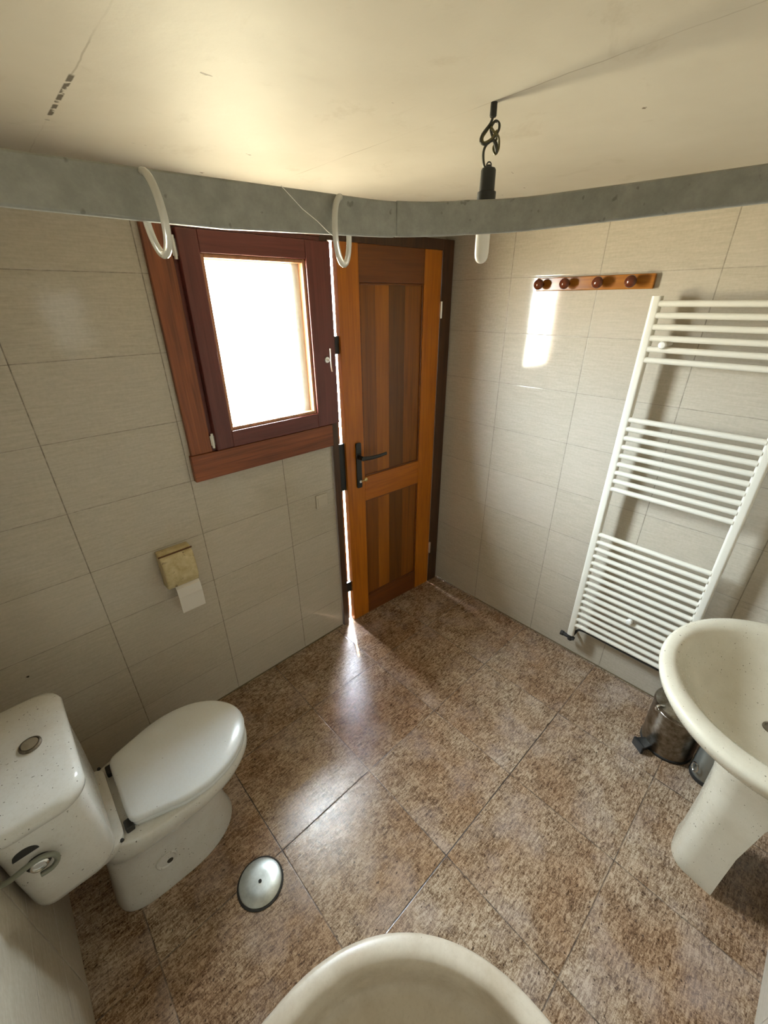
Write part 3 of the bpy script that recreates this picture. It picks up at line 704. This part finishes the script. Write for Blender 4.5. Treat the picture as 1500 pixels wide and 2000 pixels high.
jn = 5 + 2
A_ = full[:jn + 1]; B_ = full[jn:]
bm = BM(); sweep_rect(bm, A_, 0.010, [zb(p) for p in A_], [zt(p) for p in A_]); link_mesh('rail_bar', bm, M_RAIL, cr_, bevel=0.002)
bm = BM(); sweep_rect(bm, B_, 0.010, [zb(p) + 0.0004 for p in B_], [zt(p) + 0.0008 for p in B_]); link_mesh('rail_bar', bm, M_RAIL, cr_, bevel=0.002)
link_mesh('wall_bracket', B(-2.4195, -2.4135, Y1r - 0.022, Y1r + 0.022, 1.94, 1.995), M_RAIL, cr_, smooth=False, bevel=0.002)
link_mesh('wall_bracket', B(X1 - 0.022, X1 + 0.022, -2.1495, -2.1435, 1.94, 2.0), M_RAIL, cr_, smooth=False, bevel=0.002)

n = N('clear_plastic_ring'); n.set('Base Color', (0.86, 0.85, 0.80, 1)); n.set('Roughness', 0.15); n.set('Transmission Weight', 0.35); n.set('IOR', 1.45); M_RING = n.m
def ring_mesh():
    bm = BM()
    pts = [(0.0, 0.0305 * math.cos(t), 0.0305 * math.sin(t)) for t in [2 * PI * k / 36 for k in range(36)]]
    tube(bm, pts, 0.0035, 10, closed=True); return bm
R1 = link_mesh('curtain_ring', ring_mesh(), M_RING)
R1.scale = (1, 1, 1.0); R1.location = (-1.914, Y1r, 1.9545); R1.rotation_euler = (0, math.radians(-5), math.radians(-5))
tag(R1, 'milky plastic curtain ring hanging over the upper left window corner', 'curtain ring', 'curtain rings on the blue-grey rail')
R2 = R1.copy(); COL.objects.link(R2)
R2.scale = (1, 1, 1.10); R2.location = (-1.699, Y1r, 1.9585); R2.rotation_euler = (0, 0, math.radians(-54))
tag(R2, 'milky plastic curtain ring hanging between the window and the door', 'curtain ring', 'curtain rings on the blue-grey rail')

# ------------------------------------------------------------------ pendant bulb
lx, ly = -1.126, -1.042
pl = thing('pendant_lamp', 'black lamp holder with a knotted cable and white bulb under the ceiling', 'lamp', (lx, ly, ZC))
bm = BM(); lathe(bm, [(0.0068, ZC), (0.0072, 2.224), (0.006, 2.222)], (lx, ly, 0), n=16); link_mesh('cable_sleeve', bm, M_RUBBER, pl)
M_CAB = simple('lamp_cable', (0.03, 0.03, 0.02), 0.4)
bm = BM()
kn = [(0, 0, 2.222), (-0.006, 0.002, 2.212), (-0.026, 0.006, 2.196), (-0.030, 0.0, 2.182), (-0.012, -0.006, 2.178), (0.016, -0.004, 2.196), (0.022, 0.004, 2.212), (0.010, 0.008, 2.218), (-0.002, 0.004, 2.205),
      (0.004, -0.006, 2.186), (0.014, -0.006, 2.172), (0.020, 0.0, 2.166), (0.022, 0.006, 2.176), (0.012, 0.006, 2.186), (-0.006, 0.002, 2.182), (-0.018, -0.003, 2.172), (-0.020, 0, 2.160), (-0.014, 0, 2.142), (0.0, 0, 2.136)]
ry = Vector((0.7287, -0.6848, 0)); rf = Vector((0.6848, 0.7287, 0))
tube(bm, spline([Vector((lx, ly, 0)) + ry * a * 0.7 + rf * b + Vector((0, 0, c)) for a, b, c in kn], 6), 0.0027, 8)
link_mesh('cable', bm, M_CAB, pl)
bm = BM()
k2 = [(0.002, 0.004, 2.216), (-0.010, 0.008, 2.204), (-0.022, 0.004, 2.190), (-0.019, -0.004, 2.180), (0.0, -0.008, 2.186), (0.012, -0.004, 2.199), (0.016, 0.004, 2.190), (0.010, 0.008, 2.174), (0.016, 0.004, 2.163), (0.022, 0.0, 2.172), (0.018, -0.005, 2.188), (0.006, -0.006, 2.196), (-0.004, -0.002, 2.206)]
tube(bm, spline([Vector((lx, ly, 0)) + ry * a * 0.8 + rf * b + Vector((0, 0, c)) for a, b, c in k2], 6), 0.0024, 8)
tag(link_mesh('cable_loop', bm, simple('lamp_cable_olive', (0.10, 0.085, 0.025), 0.4), pl), 'olive coloured cable looped round the black one')
bm = BM(); lathe(bm, [(0.005, 2.144), (0.007, 2.140), (0.014, 2.138), (0.0160, 2.134), (0.0165, 2.098), (0.0203, 2.096), (0.0203, 2.077), (0.017, 2.076)], (lx, ly, 0), n=28)
tube(bm, [(lx + 0.005 * math.cos(t) * ry.x, ly + 0.005 * math.cos(t) * ry.y, 2.143 + 0.006 * math.sin(t)) for t in [2 * PI * k / 16 for k in range(16)]], 0.0014, 6, closed=True)
link_mesh('socket', bm, M_BLACK, pl)
n = N('bulb_glass'); n.set('Base Color', (0.86, 0.84, 0.80, 1)); n.set('Roughness', 0.12); n.set('Transmission Weight', 0.25); M_BULB = n.m
bm = BM(); lathe(bm, [(0.0200, 2.076), (0.0198, 2.068), (0.0172, 2.064), (0.0162, 2.05), (0.0162, 1.982), (0.0150, 1.972), (0.0115, 1.965), (0.006, 1.961), (0.001, 1.960)], (lx, ly, 0), n=28)
link_mesh('bulb', bm, M_BULB, pl)

# ------------------------------------------------------------------ stray thread of cobweb
bm = BM(); tube(bm, [(-1.814, -1.302, 1.980), (-1.781, -1.285, 1.968), (-1.754, -1.272, 1.9615), (-1.734, -1.262, 1.955), (-1.712, -1.252, 1.949)], 0.00035, 5)
M_WEB = simple('cobweb', (0.8, 0.8, 0.76), 0.6)
tag(link_mesh('cobweb_thread', bm, M_WEB), 'thin pale cobweb thread crossing the rail beside the second ring', 'cobweb')
